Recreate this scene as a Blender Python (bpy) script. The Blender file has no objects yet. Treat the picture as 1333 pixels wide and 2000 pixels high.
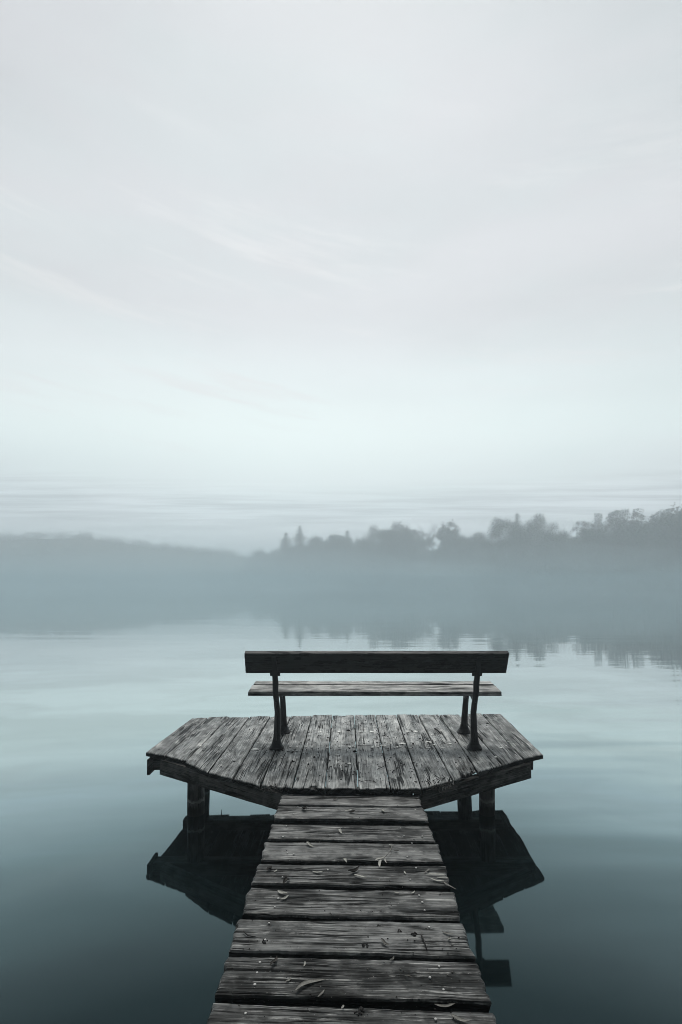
import bpy, bmesh, math, random
from mathutils import Vector, noise
R = math.radians
sc = bpy.context.scene
COL = sc.collection

# ------------------------------------------------------------------ camera
CAM_Z = 1.90
F = 1000.0                    # focal length in photo pixels (1333 x 2000)
CX, CY = 684.0, 1132.0        # vanishing point of the walkway / horizon
cam_d = bpy.data.cameras.new('camera')
cam = bpy.data.objects.new('camera', cam_d)
COL.objects.link(cam)
cam.location = (0, 0, CAM_Z)
cam.rotation_euler = (R(90), 0, 0)
cam_d.sensor_fit = 'VERTICAL'
cam_d.sensor_height = 36
cam_d.sensor_width = 24
cam_d.lens = 36 * F / 2000
cam_d.shift_x = -(CX - 666.5) / 2000
cam_d.shift_y = (CY - 1000) / 2000
cam_d.clip_start = 0.05
cam_d.clip_end = 5000
sc.camera = cam
sc.render.resolution_x, sc.render.resolution_y = 682, 1024
sc.view_settings.view_transform = 'Standard'
sc.view_settings.look = 'None'
sc.view_settings.exposure = 0
sc.view_settings.gamma = 1
sc.render.engine = 'CYCLES'
sc.cycles.volume_bounces = 3
sc.cycles.max_bounces = 8
sc.cycles.use_denoising = True
sc.cycles.filter_width = 0.9
sc.cycles.use_adaptive_sampling = False


def G(px, py, z):
    """Point at height z seen at a photo pixel (used to measure plan positions)."""
    y = (CAM_Z - z) * F / (py - CY)
    return Vector(((px - CX) * y / F, y, z))


# ------------------------------------------------------------------ node helper
class NT:
    def __init__(s, tree):
        s.t = tree
        s.n = tree.nodes
        s.l = tree.links

    def new(s, typ, ins=None, **kw):
        nd = s.n.new(typ)
        for k, v in kw.items():
            setattr(nd, k, v)
        for k, v in (ins or {}).items():
            sock = nd.inputs[k]
            if isinstance(v, bpy.types.NodeSocket):
                s.l.new(v, sock)
            else:
                sock.default_value = v
        return nd

    def math(s, op, a, b=0.0, c=0.0, clamp=False):
        nd = s.new('ShaderNodeMath', {0: a, 1: b, 2: c}, operation=op)
        nd.use_clamp = clamp
        return nd.outputs[0]

    def ramp(s, fac, stops, interp='LINEAR'):
        nd = s.new('ShaderNodeValToRGB', {'Fac': fac})
        cr = nd.color_ramp
        cr.interpolation = interp
        while len(cr.elements) > 1:
            cr.elements.remove(cr.elements[-1])
        for i, (p, c) in enumerate(stops):
            e = cr.elements[0] if i == 0 else cr.elements.new(p)
            e.position = p
            e.color = (c[0], c[1], c[2], 1) if hasattr(c, '__len__') else (c, c, c, 1)
        return nd.outputs[0]

    def mix(s, fac, a, b, blend='MIX'):
        nd = s.new('ShaderNodeMix', data_type='RGBA', blend_type=blend)
        for k, v in ((0, fac), (6, a), (7, b)):
            if isinstance(v, bpy.types.NodeSocket):
                s.l.new(v, nd.inputs[k])
            else:
                nd.inputs[k].default_value = (v if k == 0 else (v[0], v[1], v[2], 1))
        return nd.outputs[2]

    def maprange(s, v, a, b, c=0.0, d=1.0, smooth=True):
        nd = s.new('ShaderNodeMapRange', {0: v, 1: a, 2: b, 3: c, 4: d})
        nd.interpolation_type = 'SMOOTHSTEP' if smooth else 'LINEAR'
        return nd.outputs[0]

    def noise(s, vec, scale, detail=3.0, rough=0.55):
        return s.new('ShaderNodeTexNoise', {'Vector': vec, 'Scale': scale, 'Detail': detail, 'Roughness': rough}).outputs[0]


# ------------------------------------------------------------------ world: overcast morning sky
SUN_EL, SUN_AZ = 62.0, 0.0
world = bpy.data.worlds.new('World')
sc.world = world
world.use_nodes = True
w = NT(world.node_tree)
w.n.clear()
sky = w.new('ShaderNodeTexSky', sky_type='NISHITA')
sky.sun_disc = False
sky.sun_elevation = R(SUN_EL)
sky.sun_rotation = R(SUN_AZ)
sky.dust_density = 4
tc = w.new('ShaderNodeTexCoord')
dirv = tc.outputs['Generated']
sep = w.new('ShaderNodeSeparateXYZ', {0: dirv})
dx, dy, dz = sep.outputs
cloud = w.ramp(w.math('MAXIMUM', dz, 0.0), [
    (0.00, (.66, .71, .73)), (0.10, (.69, .74, .76)), (0.135, (.69, .745, .77)),
    (0.19, (.83, .90, .905)), (0.26, (.87, .945, .94)), (0.34, (.79, .845, .85)),
    (0.47, (.70, .716, .73)), (0.64, (.605, .622, .64)), (0.76, (.55, .575, .595)), (1.0, (.53, .57, .59))], 'EASE')
# soft sheets of cloud, drawn out along the horizon
flat = w.new('ShaderNodeVectorMath', {0: dirv, 1: (1.2, 1.2, 4.5)}, operation='MULTIPLY').outputs[0]
n1 = w.maprange(w.noise(flat, 1.6, 5, .5), .3, .7, .95, 1.05)
dyp = w.math('MAXIMUM', w.math('ABSOLUTE', dy), .25)
flat2 = w.new('ShaderNodeCombineXYZ', {0: w.math('MULTIPLY', w.math('DIVIDE', dx, dyp), 2.2), 2: w.math('MULTIPLY', w.math('DIVIDE', dz, dyp), 65.0)}).outputs[0]
n2 = w.maprange(w.noise(flat2, 1.3, 4, .6), .3, .7, -1, 1)
low = w.math('MULTIPLY', w.maprange(dz, .07, .11), w.maprange(dz, .2, .13))
streak = w.math('MULTIPLY_ADD', w.math('MULTIPLY', n2, low), .26, 1.0)
tone = w.math('MULTIPLY', n1, streak)
cloud = w.mix(1.0, cloud, w.new('ShaderNodeCombineXYZ', {0: tone, 1: tone, 2: tone}).outputs[0], 'MULTIPLY')
# hue drifts: mint and lavender veils
n3 = w.maprange(w.noise(flat, 2.3, 3, .5), .35, .65)
cloud = w.mix(1.0, cloud, w.mix(n3, (1.012, .995, 1.0), (.985, 1.006, 1.002)), 'MULTIPLY')
# brighter veil where the sun stands behind the cloud
ga = w.math('POWER', w.math('DIVIDE', w.math('ADD', dx, .12), .52), 2.0)
gb = w.math('POWER', w.math('DIVIDE', w.math('SUBTRACT', dz, .265), .095), 2.0)
glow = w.math('MULTIPLY', w.math('EXPONENT', w.math('MULTIPLY', w.math('ADD', ga, gb), -1.0)), w.maprange(dy, .2, .6))
cloud = w.mix(w.math('MULTIPLY', glow, .9), cloud, (.97, 1.07, 1.04))
# thin rosy wisps slanting across the cloud
rot = w.new('ShaderNodeVectorRotate', {0: dirv, 'Angle': R(-9)}, rotation_type='Y_AXIS').outputs[0]
wv_ = w.new('ShaderNodeVectorMath', {0: rot, 1: (1.6, 1.6, 15.0)}, operation='MULTIPLY').outputs[0]
wn = w.math('MULTIPLY', w.maprange(w.noise(wv_, 1.5, 5, .6), .52, .74), w.math('MULTIPLY', w.maprange(dz, .16, .28), w.maprange(dz, .75, .45)))
cloud = w.mix(w.math('MULTIPLY', wn, .6), cloud, (.845, .835, .83))
# unseen half of the sky behind the jetty, dimmed so viewer-facing sides stay dark
back = w.maprange(dy, -.45, .72, .04, 1.0)
cloud = w.mix(1.0, cloud, w.new('ShaderNodeCombineXYZ', {0: back, 1: back, 2: back}).outputs[0], 'MULTIPLY')
skyc = w.new('ShaderNodeVectorMath', {0: sky.outputs[0], 1: (.07, .07, .07)}, operation='MULTIPLY').outputs[0]
final = w.mix(.94, skyc, cloud)
bg = w.new('ShaderNodeBackground', {'Color': final, 'Strength': 1.0})
wo = w.new('ShaderNodeOutputWorld')
w.l.new(bg.outputs[0], wo.inputs[0])

# ------------------------------------------------------------------ sun (veiled by cloud)
sd = bpy.data.lights.new('sun', 'SUN')
sd.energy = 2.7
sd.angle = R(25)
sd.color = (1.0, .98, .945)
so = bpy.data.objects.new('sun', sd)
COL.objects.link(so)
so.rotation_euler = (-(R(90) - R(SUN_EL)), 0, 0)     # shines from the far side of the lake


# ------------------------------------------------------------------ materials
def material(name):
    m = bpy.data.materials.new(name)
    m.use_nodes = True
    t = NT(m.node_tree)
    t.n.clear()
    out = t.new('ShaderNodeOutputMaterial')
    return m, t, out


def plain(name, col, rough=.7, var=.25, scale=30, bump=.2, spec=.4):
    m, t, out = material(name)
    tcn = t.new('ShaderNodeTexCoord').outputs['Object']
    n = t.noise(tcn, scale, 4, .6)
    f = t.maprange(n, .25, .75, 1 - var, 1 + var)
    c = t.mix(1.0, col, t.new('ShaderNodeCombineXYZ', {0: f, 1: f, 2: f}).outputs[0], 'MULTIPLY')
    b = t.new('ShaderNodeBump', {'Height': n, 'Strength': bump, 'Distance': .004})
    p = t.new('ShaderNodeBsdfPrincipled', {'Base Color': c, 'Roughness': rough, 'Specular IOR Level': spec, 'Normal': b.outputs[0]})
    t.l.new(p.outputs[0], out.inputs[0])
    return m


def weathered_wood(name, dark, light, rough=(.45, .75), scuff=.5, spec=.5, pale=(.30, .30, .28), wet=False):
    """Grey split timber: grain runs along UV u, every board has its own UV offset and tone."""
    m, t, out = material(name)
    uv = t.new('ShaderNodeUVMap', uv_map='UVMap').outputs[0]
    tone = t.new('ShaderNodeAttribute', attribute_name='tone').outputs['Fac']
    # gentle waviness of the grain
    warp = t.noise(t.new('ShaderNodeVectorMath', {0: uv, 1: (2.2, 6, 1)}, operation='MULTIPLY').outputs[0], 1.0, 2, .5)
    wv = t.new('ShaderNodeCombineXYZ', {1: t.math('MULTIPLY', t.math('SUBTRACT', warp, .5), .018)}).outputs[0]
    uvw = t.new('ShaderNodeVectorMath', {0: uv, 1: wv}, operation='ADD').outputs[0]

    def st(a, b):
        return t.new('ShaderNodeVectorMath', {0: uvw, 1: (a, b, 1)}, operation='MULTIPLY').outputs[0]
    g1 = t.noise(st(3.6, 115), 1.0, 5, .7)
    g2 = t.noise(st(4, 170), 1.0, 3, .6)
    g3 = t.noise(st(1.2, 14), 1.0, 3, .5)
    crackn = t.noise(st(1.1, 30), 1.0, 3, .5)
    crackl = t.maprange(t.math('ABSOLUTE', t.math('SUBTRACT', crackn, .5)), .010, .042, 1, 0)
    crack = t.math('MULTIPLY', crackl, t.maprange(t.noise(st(2.0, 8), 1.0, 3), .49, .56))
    blotch = t.noise(t.new('ShaderNodeVectorMath', {0: uv, 1: (7, 12, 1)}, operation='MULTIPLY').outputs[0], 1.0, 5, .65)
    speck = t.noise(uv, 190, 2, .5)
    grain = t.math('ADD', t.math('MULTIPLY', g1, .66), t.math('MULTIPLY', g2, .34))
    grain = t.math('ADD', grain, t.math('MULTIPLY', t.math('SUBTRACT', g3, .5), .25))
    c = t.ramp(grain, [(.36, dark), (.44, [(a * .7 + b * .3) for a, b in zip(dark, light)]), (.53, [(a * .5 + b * .5) for a, b in zip(dark, light)]), (.64, light)])
    dirt = t.math('MULTIPLY', t.maprange(blotch, .38, .62, .55, 1.2), t.maprange(t.noise(st(.9, 7), 1.0, 3), .35, .65, .65, 1.2))
    tv = t.math('MULTIPLY', t.maprange(tone, 0, 1, .45, 1.5, False), dirt)
    c = t.mix(1.0, c, t.new('ShaderNodeCombineXYZ', {0: tv, 1: tv, 2: tv}).outputs[0], 'MULTIPLY')
    # pale worn fibres, then dark cracks and specks of dirt
    worn = t.math('MULTIPLY', t.maprange(t.noise(st(3.4, 125), 1.0, 4, .7), .52, .64), t.maprange(blotch, .44, .62))
    c = t.mix(t.math('MULTIPLY', worn, scuff), c, pale)
    vor = t.new('ShaderNodeTexVoronoi', {'Vector': st(1.3, 5.5), 'Scale': 1.0})
    kr = t.maprange(vor.outputs['Distance'], .035, .085, 1, 0)
    c = t.mix(t.math('MULTIPLY', kr, .8), c, (.014, .013, .012))
    c = t.mix(t.math('MULTIPLY', crack, .92), c, (.006, .006, .006))
    c = t.mix(t.math('MULTIPLY', t.maprange(speck, .68, .76), .8), c, (.012, .012, .011))
    c = t.mix(t.math('MULTIPLY', t.maprange(t.noise(uv, 120, 2, .5), .72, .78), .6), c, (.42, .42, .40))
    if wet:
        zz = t.new('ShaderNodeSeparateXYZ', {0: t.new('ShaderNodeNewGeometry').outputs['Position']}).outputs[2]
        zz = t.math('ADD', zz, t.math('MULTIPLY', t.math('SUBTRACT', t.noise(uv, 25, 3), .5), .06))
        c = t.mix(t.maprange(zz, .03, .09, .85, 0), c, (.006, .009, .006))
        c = t.mix(t.math('MULTIPLY', t.maprange(zz, .085, .095), t.maprange(zz, .12, .10)), c, (.12, .125, .115))
    h = t.math('SUBTRACT', t.math('ADD', t.math('MULTIPLY', g1, .7), t.math('MULTIPLY', g2, .35)), t.math('MULTIPLY', crack, 1.3))
    b = t.new('ShaderNodeBump', {'Height': h, 'Strength': .9, 'Distance': .006})
    r = t.maprange(g3, .3, .7, rough[0], rough[1])
    # the grooves hold no sheen, the worn ridges do
    lum = t.new('ShaderNodeRGBToBW', {0: c}).outputs[0]
    sp = t.maprange(lum, .015, max(light) * .6, spec * .06, spec, False)
    p = t.new('ShaderNodeBsdfPrincipled', {'Base Color': c, 'Roughness': r, 'Specular IOR Level': sp, 'Normal': b.outputs[0]})
    t.l.new(p.outputs[0], out.inputs[0])
    return m


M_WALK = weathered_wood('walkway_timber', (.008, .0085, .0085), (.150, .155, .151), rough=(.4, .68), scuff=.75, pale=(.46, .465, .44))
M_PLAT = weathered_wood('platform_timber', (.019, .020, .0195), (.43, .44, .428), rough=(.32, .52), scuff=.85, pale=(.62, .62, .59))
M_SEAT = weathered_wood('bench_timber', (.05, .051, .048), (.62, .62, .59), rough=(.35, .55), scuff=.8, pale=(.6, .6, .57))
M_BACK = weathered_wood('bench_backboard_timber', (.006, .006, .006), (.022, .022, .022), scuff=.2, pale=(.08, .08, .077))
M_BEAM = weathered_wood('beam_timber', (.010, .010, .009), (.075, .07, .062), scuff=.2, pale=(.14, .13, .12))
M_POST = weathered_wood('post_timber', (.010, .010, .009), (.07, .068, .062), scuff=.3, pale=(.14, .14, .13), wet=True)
M_IRON = plain('cast_iron', (.012, .012, .013), .5, .4, 60, .35)
M_NAIL = plain('worn_nail_head', (.34, .34, .33), .45, .25, 200, .2)
M_STAIN = plain('dried_white_stain', (.80, .81, .78), .9, .2, 90, .4, .2)
M_LEAF_PALE = plain('pale_dry_leaf', (.33, .33, .30), .65, .3, 90, .3)
M_LEAF_MID = plain('grey_dry_leaf', (.13, .128, .115), .7, .35, 90, .3)
M_LEAF_DARK = plain('dark_dry_leaf', (.035, .032, .028), .8, .4, 90, .3)
M_CRUMB = plain('dark_crumbs', (.020, .019, .018), .9, .5, 120, .3)
M_BARK = plain('bark', (.045, .04, .035), .9, .3, 6, .4)
M_SHADED = weathered_wood('shade_darkened_timber', (.006, .006, .006), (.03, .03, .028), scuff=.05, pale=(.06, .06, .06))  # shade put into the colour of board undersides, ends and sides
M_ROT = weathered_wood('rotten_timber', (.008, .008, .007), (.10, .098, .09), scuff=.3)


def leaf_mat(name, a, b):
    m, t, out = material(name)
    n = t.noise(t.new('ShaderNodeTexCoord').outputs['Object'], .8, 3, .6)
    c = t.ramp(n, [(.3, a), (.7, b)])
    d = t.new('ShaderNodeBsdfDiffuse', {'Color': c})
    tr = t.new('ShaderNodeBsdfTranslucent', {'Color': c})
    mx = t.new('ShaderNodeMixShader', {0: .25, 1: d.outputs[0], 2: tr.outputs[0]})
    t.l.new(mx.outputs[0], out.inputs[0])
    return m


M_FOL = leaf_mat('autumn_green_foliage', (.026, .034, .022), (.05, .058, .036))
M_CONIF = leaf_mat('conifer_needles', (.022, .035, .022), (.045, .06, .035))
M_TWIGF = leaf_mat('thin_autumn_foliage', (.028, .030, .024), (.05, .05, .036))


# ------------------------------------------------------------------ mesh helpers
class MB:
    def __init__(s):
        s.v, s.f, s.uv, s.mi, s.tone = [], [], [], [], []
        s.cur_tone = .5
        s.cur_mi = 0
        s.under = None

    def face(s, idx, uvs=None):
        s.f.append(tuple(idx))
        s.uv.append(uvs or [(s.v[i][0], s.v[i][1]) for i in idx])
        s.mi.append(s.cur_mi)
        s.tone.append(s.cur_tone)

    def build(s, name, mats, parent=None, smooth=False, origin=None):
        me = bpy.data.meshes.new(name)
        off = Vector(origin) if origin is not None else Vector((0, 0, 0))
        me.from_pydata([tuple(Vector(p) - off) for p in s.v], [], s.f)
        ul = me.uv_layers.new(name='UVMap')
        flat = []
        for q in s.uv:
            for p in q:
                flat += [p[0], p[1]]
        ul.data.foreach_set('uv', flat)
        at = me.attributes.new('tone', 'FLOAT', 'FACE')
        at.data.foreach_set('value', s.tone)
        if not isinstance(mats, (list, tuple)):
            mats = [mats]
        for m in mats:
            me.materials.append(m)
        me.polygons.foreach_set('material_index', s.mi)
        me.polygons.foreach_set('use_smooth', [smooth] * len(s.f))
        me.update()
        o = bpy.data.objects.new(name, me)
        COL.objects.link(o)
        o.location = off
        if parent is not None:
            o.parent = parent
            o.location = off - parent.location if parent.parent is None else off
        return o

    def tube(s, pts, radii, n=8, cap=True, tw=0.0, squash=(1, 1)):
        """Round tube along pts."""
        rings = []
        L = 0
        off = random.random() * 20
        prev = None
        for i, p in enumerate(pts):
            p = Vector(p)
            a = Vector(pts[max(i - 1, 0)])
            b = Vector(pts[min(i + 1, len(pts) - 1)])
            d = (b - a).normalized()
            ref = Vector((0, 1, 0)) if abs(d.y) < .9 else Vector((1, 0, 0))
            x = d.cross(ref).normalized()
            y = d.cross(x).normalized()
            if prev is not None:
                L += (p - prev).length
            prev = p
            ring = []
            for k in range(n):
                t = 2 * math.pi * k / n
                ring.append(len(s.v))
                s.v.append(p + (x * math.cos(t) * squash[0] + y * math.sin(t) * squash[1]) * radii[i])
            rings.append((ring, L))
        for i in range(len(rings) - 1):
            (r0, l0), (r1, l1) = rings[i], rings[i + 1]
            for k in range(n):
                j = (k + 1) % n
                u0, u1 = k / n * .5, (k + 1) / n * .5
                s.face((r0[k], r0[j], r1[j], r1[k]), [(l0 + off, u0), (l0 + off, u1), (l1 + off, u1), (l1 + off, u0)])
        if cap:
            s.face(list(reversed(rings[0][0])))
            s.face(rings[-1][0])

    def board(s, c00, c10, c01, c11, th, nu=40, nv=9, chew=.006, endchew=.012, rough=.0015, rnd=.010, seed=0,
              down=Vector((0, 0, -1)), bite=None, cup=0.0):
        """A timber board. Length u: c00->c10 (edge v=0) and c01->c11 (edge v=1). Grain along u.
        bite(u,v) -> (end shift in m along u, drop in m) for broken parts."""
        c00, c10, c01, c11 = map(Vector, (c00, c10, c01, c11))
        L = ((c10 - c00).length + (c11 - c01).length) / 2
        W = ((c01 - c00).length + (c11 - c10).length) / 2
        ud = ((c10 - c00) + (c11 - c01)).normalized()
        vd = ((c01 - c00) + (c11 - c10)).normalized()
        prof = []
        er = min(rnd / W, .2)
        vs = [0, er * .35, er] + [er + (1 - 2 * er) * k / nv for k in range(1, nv)] + [1 - er, 1 - er * .35, 1]
        for v in vs:
            e = min(v, 1 - v)
            drop = 0 if e >= er else rnd * (1 - math.sqrt(max(0, 1 - (1 - e / er) ** 2)))
            prof.append((v, drop, True))
        prof.append((1, th, False))
        prof.append((0, th, False))
        sx = seed * 7.31
        rings = []
        us = [0, .25 * rnd / L, .8 * rnd / L] + [k / nu for k in range(1, nu)] + [1 - .8 * rnd / L, 1 - .25 * rnd / L, 1]
        uo, vo = random.random() * 40, random.random() * 40
        uvr = []
        for u in us:
            ring, uvs = [], []
            for (v, drop, top) in prof:
                p = (c00 * (1 - u) + c10 * u) * (1 - v) + (c01 * (1 - u) + c11 * u) * v
                # ragged long edges
                ex = noise.noise(Vector((u * L * 9 + sx, 3.1 + (0 if v < .5 else 9), seed))) * .6 + noise.noise(Vector((u * L * 40 + sx, 7.7 + (0 if v < .5 else 9), seed))) * .4
                wgt = max(0, 1 - min(v, 1 - v) / .12)
                p = p + vd * (chew * ex * wgt)
                # ragged ends
                en = noise.noise(Vector((v * W * 30 + sx, 1.3 if u < .5 else 17.7, drop * 20))) * .65 + noise.noise(Vector((v * W * 110 + sx, 5.3 if u < .5 else 27.7, drop * 40))) * .35
                wu = max(0, 1 - min(u, 1 - u) * L / .05)
                p = p + ud * (endchew * en * wu)
                dz = drop
                eu = min(u, 1 - u) * L
                if top and eu < rnd:
                    dz = max(dz, rnd * .8 * (1 - math.sqrt(max(0, 1 - (1 - eu / rnd) ** 2))))
                if top:
                    dz += rough * 1.6 * noise.noise(Vector((u * L * 3 + sx, v * W * 60, seed)))
                    dz += rough * 2.0 * noise.noise(Vector((u * L * 2.0 + sx, v * 2.0, seed + 4)))
                    dz += cup * (1 - (2 * v - 1) ** 2)
                if bite:
                    sh, dr = bite(u, v)
                    p = p + ud * sh
                    if top:
                        dz += dr
                p = p + down * dz
                ring.append(len(s.v))
                s.v.append(p)
                uvs.append((u * L + uo, v * W + vo + (dz if not top else 0)))
            rings.append(ring)
            uvr.append(uvs)
        n = len(prof)
        for i in range(len(rings) - 1):
            a, b = rings[i], rings[i + 1]
            for k in range(n):
                j = (k + 1) % n
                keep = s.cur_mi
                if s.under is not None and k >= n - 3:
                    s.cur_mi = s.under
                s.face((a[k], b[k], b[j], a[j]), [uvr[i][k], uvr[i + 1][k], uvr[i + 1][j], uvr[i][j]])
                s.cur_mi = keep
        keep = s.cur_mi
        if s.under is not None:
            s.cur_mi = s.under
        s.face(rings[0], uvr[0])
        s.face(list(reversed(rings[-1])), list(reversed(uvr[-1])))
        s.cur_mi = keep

    def nail(s, p, r=.0065):
        c = Vector(p)
        n = 9
        e = random.uniform(.8, 1.15)
        base = [len(s.v) + k for k in range(n)]
        for k in range(n):
            t = 2 * math.pi * k / n
            s.v.append(c + Vector((math.cos(t) * r * e, math.sin(t) * r, -.001)))
        mid = [len(s.v) + k for k in range(n)]
        for k in range(n):
            t = 2 * math.pi * k / n
            s.v.append(c + Vector((math.cos(t) * r * .8 * e, math.sin(t) * r * .8, .0022)))
        for k in range(n):
            j = (k + 1) % n
            s.face((base[k], base[j], mid[j], mid[k]))
        s.face(mid)

    def blob(s, p, rx, ry, h=.0018, seed=0, n=14):
        c = Vector(p)
        base = []
        for lev, (k_r, k_h) in enumerate(((1, -.3), (.8, .6), (.4, 1.0))):
            ring = []
            for k in range(n):
                t = 2 * math.pi * k / n
                q = k_r * (1 + .55 * noise.noise(Vector((math.cos(t) * 1.6, math.sin(t) * 1.6, seed * 3.3))))
                ring.append(len(s.v))
                s.v.append(c + Vector((math.cos(t) * rx * q, math.sin(t) * ry * q, h * k_h)))
            base.append(ring)
        for a, b in zip(base, base[1:]):
            for k in range(n):
                j = (k + 1) % n
                s.face((a[k], a[j], b[j], b[k]))
        s.face(base[-1])

    def box(s, lo, hi):
        x0, y0, z0 = lo
        x1, y1, z1 = hi
        b = len(s.v)
        s.v += [Vector(q) for q in ((x0, y0, z0), (x1, y0, z0), (x1, y1, z0), (x0, y1, z0), (x0, y0, z1), (x1, y0, z1), (x1, y1, z1), (x0, y1, z1))]
        for q in ((0, 3, 2, 1), (4, 5, 6, 7), (0, 1, 5, 4), (1, 2, 6, 5), (2, 3, 7, 6), (3, 0, 4, 7)):
            s.face([b + k for k in q])


def tag(o, label=None, cat=None, group=None, kind=None):
    if label:
        o['label'] = label
    if cat:
        o['category'] = cat
    if group:
        o['group'] = group
    if kind:
        o['kind'] = kind
    return o


def empty(name, loc, label, cat, group=None):
    o = bpy.data.objects.new(name, None)
    o.empty_display_size = .3
    COL.objects.link(o)
    o.location = loc
    return tag(o, label, cat, group)


# ------------------------------------------------------------------ lake
def make_water():
    m, t, out = material('lake_water')
    pos = t.new('ShaderNodeNewGeometry').outputs['Position']

    def sc3(a, b):
        return t.new('ShaderNodeVectorMath', {0: pos, 1: (a, b, 1)}, operation='MULTIPLY').outputs[0]
    # long lazy swell and finer wind ripples, crests lying across the view
    h1 = t.noise(sc3(.12, .75), 1.0, 2, .5)
    h2 = t.noise(sc3(.9, 4.0), 1.0, 2, .5)
    area = t.maprange(t.noise(sc3(.05, .09), 1.0, 2, .5), .40, .62)
    px_ = t.new('ShaderNodeSeparateXYZ', {0: pos}).outputs
    breeze = t.math('MULTIPLY', t.maprange(px_[0], .2, 3.2), t.maprange(px_[1], 10.5, 6))
    h1 = t.math('MULTIPLY', h1, t.math('MULTIPLY_ADD', breeze, 1.8, .25))
    b1 = t.new('ShaderNodeBump', {'Height': h1, 'Strength': 1.0, 'Distance': .030})
    b2 = t.new('ShaderNodeBump', {'Height': t.math('MULTIPLY', h2, t.math('MULTIPLY_ADD', area, .8, .2)), 'Strength': 1.0, 'Distance': .0022, 'Normal': b1.outputs[0]})
    lw = t.new('ShaderNodeLayerWeight', {'Blend': .5, 'Normal': b2.outputs[0]}).outputs['Facing']
    refl = t.ramp(lw, [(.32, (.012, .020, .022)), (.39, (.026, .040, .043)), (.445, (.058, .082, .087)), (.51, (.108, .155, .163)),
                       (.58, (.215, .290, .305)), (.655, (.37, .46, .485)), (.74, (.575, .65, .655)), (.86, (.74, .79, .79)), (1.0, (.92, .92, .92))])
    # soft cloud reflections painted as lighter and darker patches of the reflection colour
    wob = t.noise(sc3(.35, .5), 1.0, 3, .5)
    cloud_refl = t.noise(t.new('ShaderNodeVectorMath', {0: sc3(.30, .75), 1: t.new('ShaderNodeCombineXYZ', {0: t.math('MULTIPLY', wob, 1.6), 1: wob}).outputs[0]}, operation='ADD').outputs[0], 1.0, 4, .5)
    refl_var = t.math('MULTIPLY_ADD', t.maprange(cloud_refl, .34, .66, -.08, .08), t.maprange(px_[1], 14, 7), 1.0)
    refl = t.mix(1.0, refl, t.new('ShaderNodeCombineXYZ', {0: refl_var, 1: refl_var, 2: refl_var}).outputs[0], 'MULTIPLY')
    gl = t.new('ShaderNodeBsdfGlossy', {'Color': refl, 'Roughness': .035, 'Normal': b2.outputs[0]})
    df = t.new('ShaderNodeBsdfDiffuse', {'Color': (.0025, .0055, .0062, 1)})
    ad = t.new('ShaderNodeAddShader', {0: gl.outputs[0], 1: df.outputs[0]})
    t.l.new(ad.outputs[0], out.inputs[0])
    mb = MB()
    xs = [-520, -60, -6, 6, 60, 520]
    ys = [-60, -6, 8, 40, 160, 480]
    for y in ys:
        for x in xs:
            mb.v.append(Vector((x, y, -.02)))
    nx = len(xs)
    for j in range(len(ys) - 1):
        for i in range(nx - 1):
            mb.face((j * nx + i, j * nx + i + 1, (j + 1) * nx + i + 1, (j + 1) * nx + i))
    return tag(mb.build('water', m), kind='structure')


make_water()

# ------------------------------------------------------------------ far shore and wooded hill
M_SHORE = plain('shore_earth', (.05, .055, .035), .95, .35, .4, .3)


def shore_y(x):
    """Waterline of the far bank: close on one side, receding towards the hill."""
    if x > -18:
        y = max(142 - .477 * (x + 18), 84)
    else:
        y = 142 + min(-18 - x, 60) * .55
    return y + 1.5 * noise.noise(Vector((x * .06, 0, 3)))


def make_shore():
    mb = MB()
    xs = [-500 + 10 * k for k in range(101)]
    rows = [(-3, -.6), (0, .05), (1.5, .5), (5, .95), (40, 1.3), (300, 2.0)]
    for (d, z) in rows:
        for x in xs:
            mb.v.append(Vector((x, shore_y(x) + d, z + .2 * noise.noise(Vector((x * .1, d, 0))) * (d > 1))))
    n = len(xs)
    for j in range(len(rows) - 1):
        for i in range(n - 1):
            mb.face((j * n + i, j * n + i + 1, (j + 1) * n + i + 1, (j + 1) * n + i))
    return tag(mb.build('shore', M_SHORE, smooth=True), kind='structure')


make_shore()
HILL_Y = 190.0
HILL = [(-260, 1046), (-120, 1042), (0, 1041), (75, 1038), (160, 1038), (250, 1050), (330, 1060), (420, 1069), (500, 1080), (560, 1088), (640, 1098), (760, 1106), (900, 1112), (1100, 1116), (1600, 1120)]


def hill_h(x):
    px = CX + x * F / HILL_Y
    for (a, ya), (b, yb) in zip(HILL, HILL[1:]):
        if a <= px <= b:
            t = (px - a) / (b - a)
            t = t * t * (3 - 2 * t)
            return CAM_Z + (CY - (ya + (yb - ya) * t)) * HILL_Y / F
    return 6.0


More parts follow.
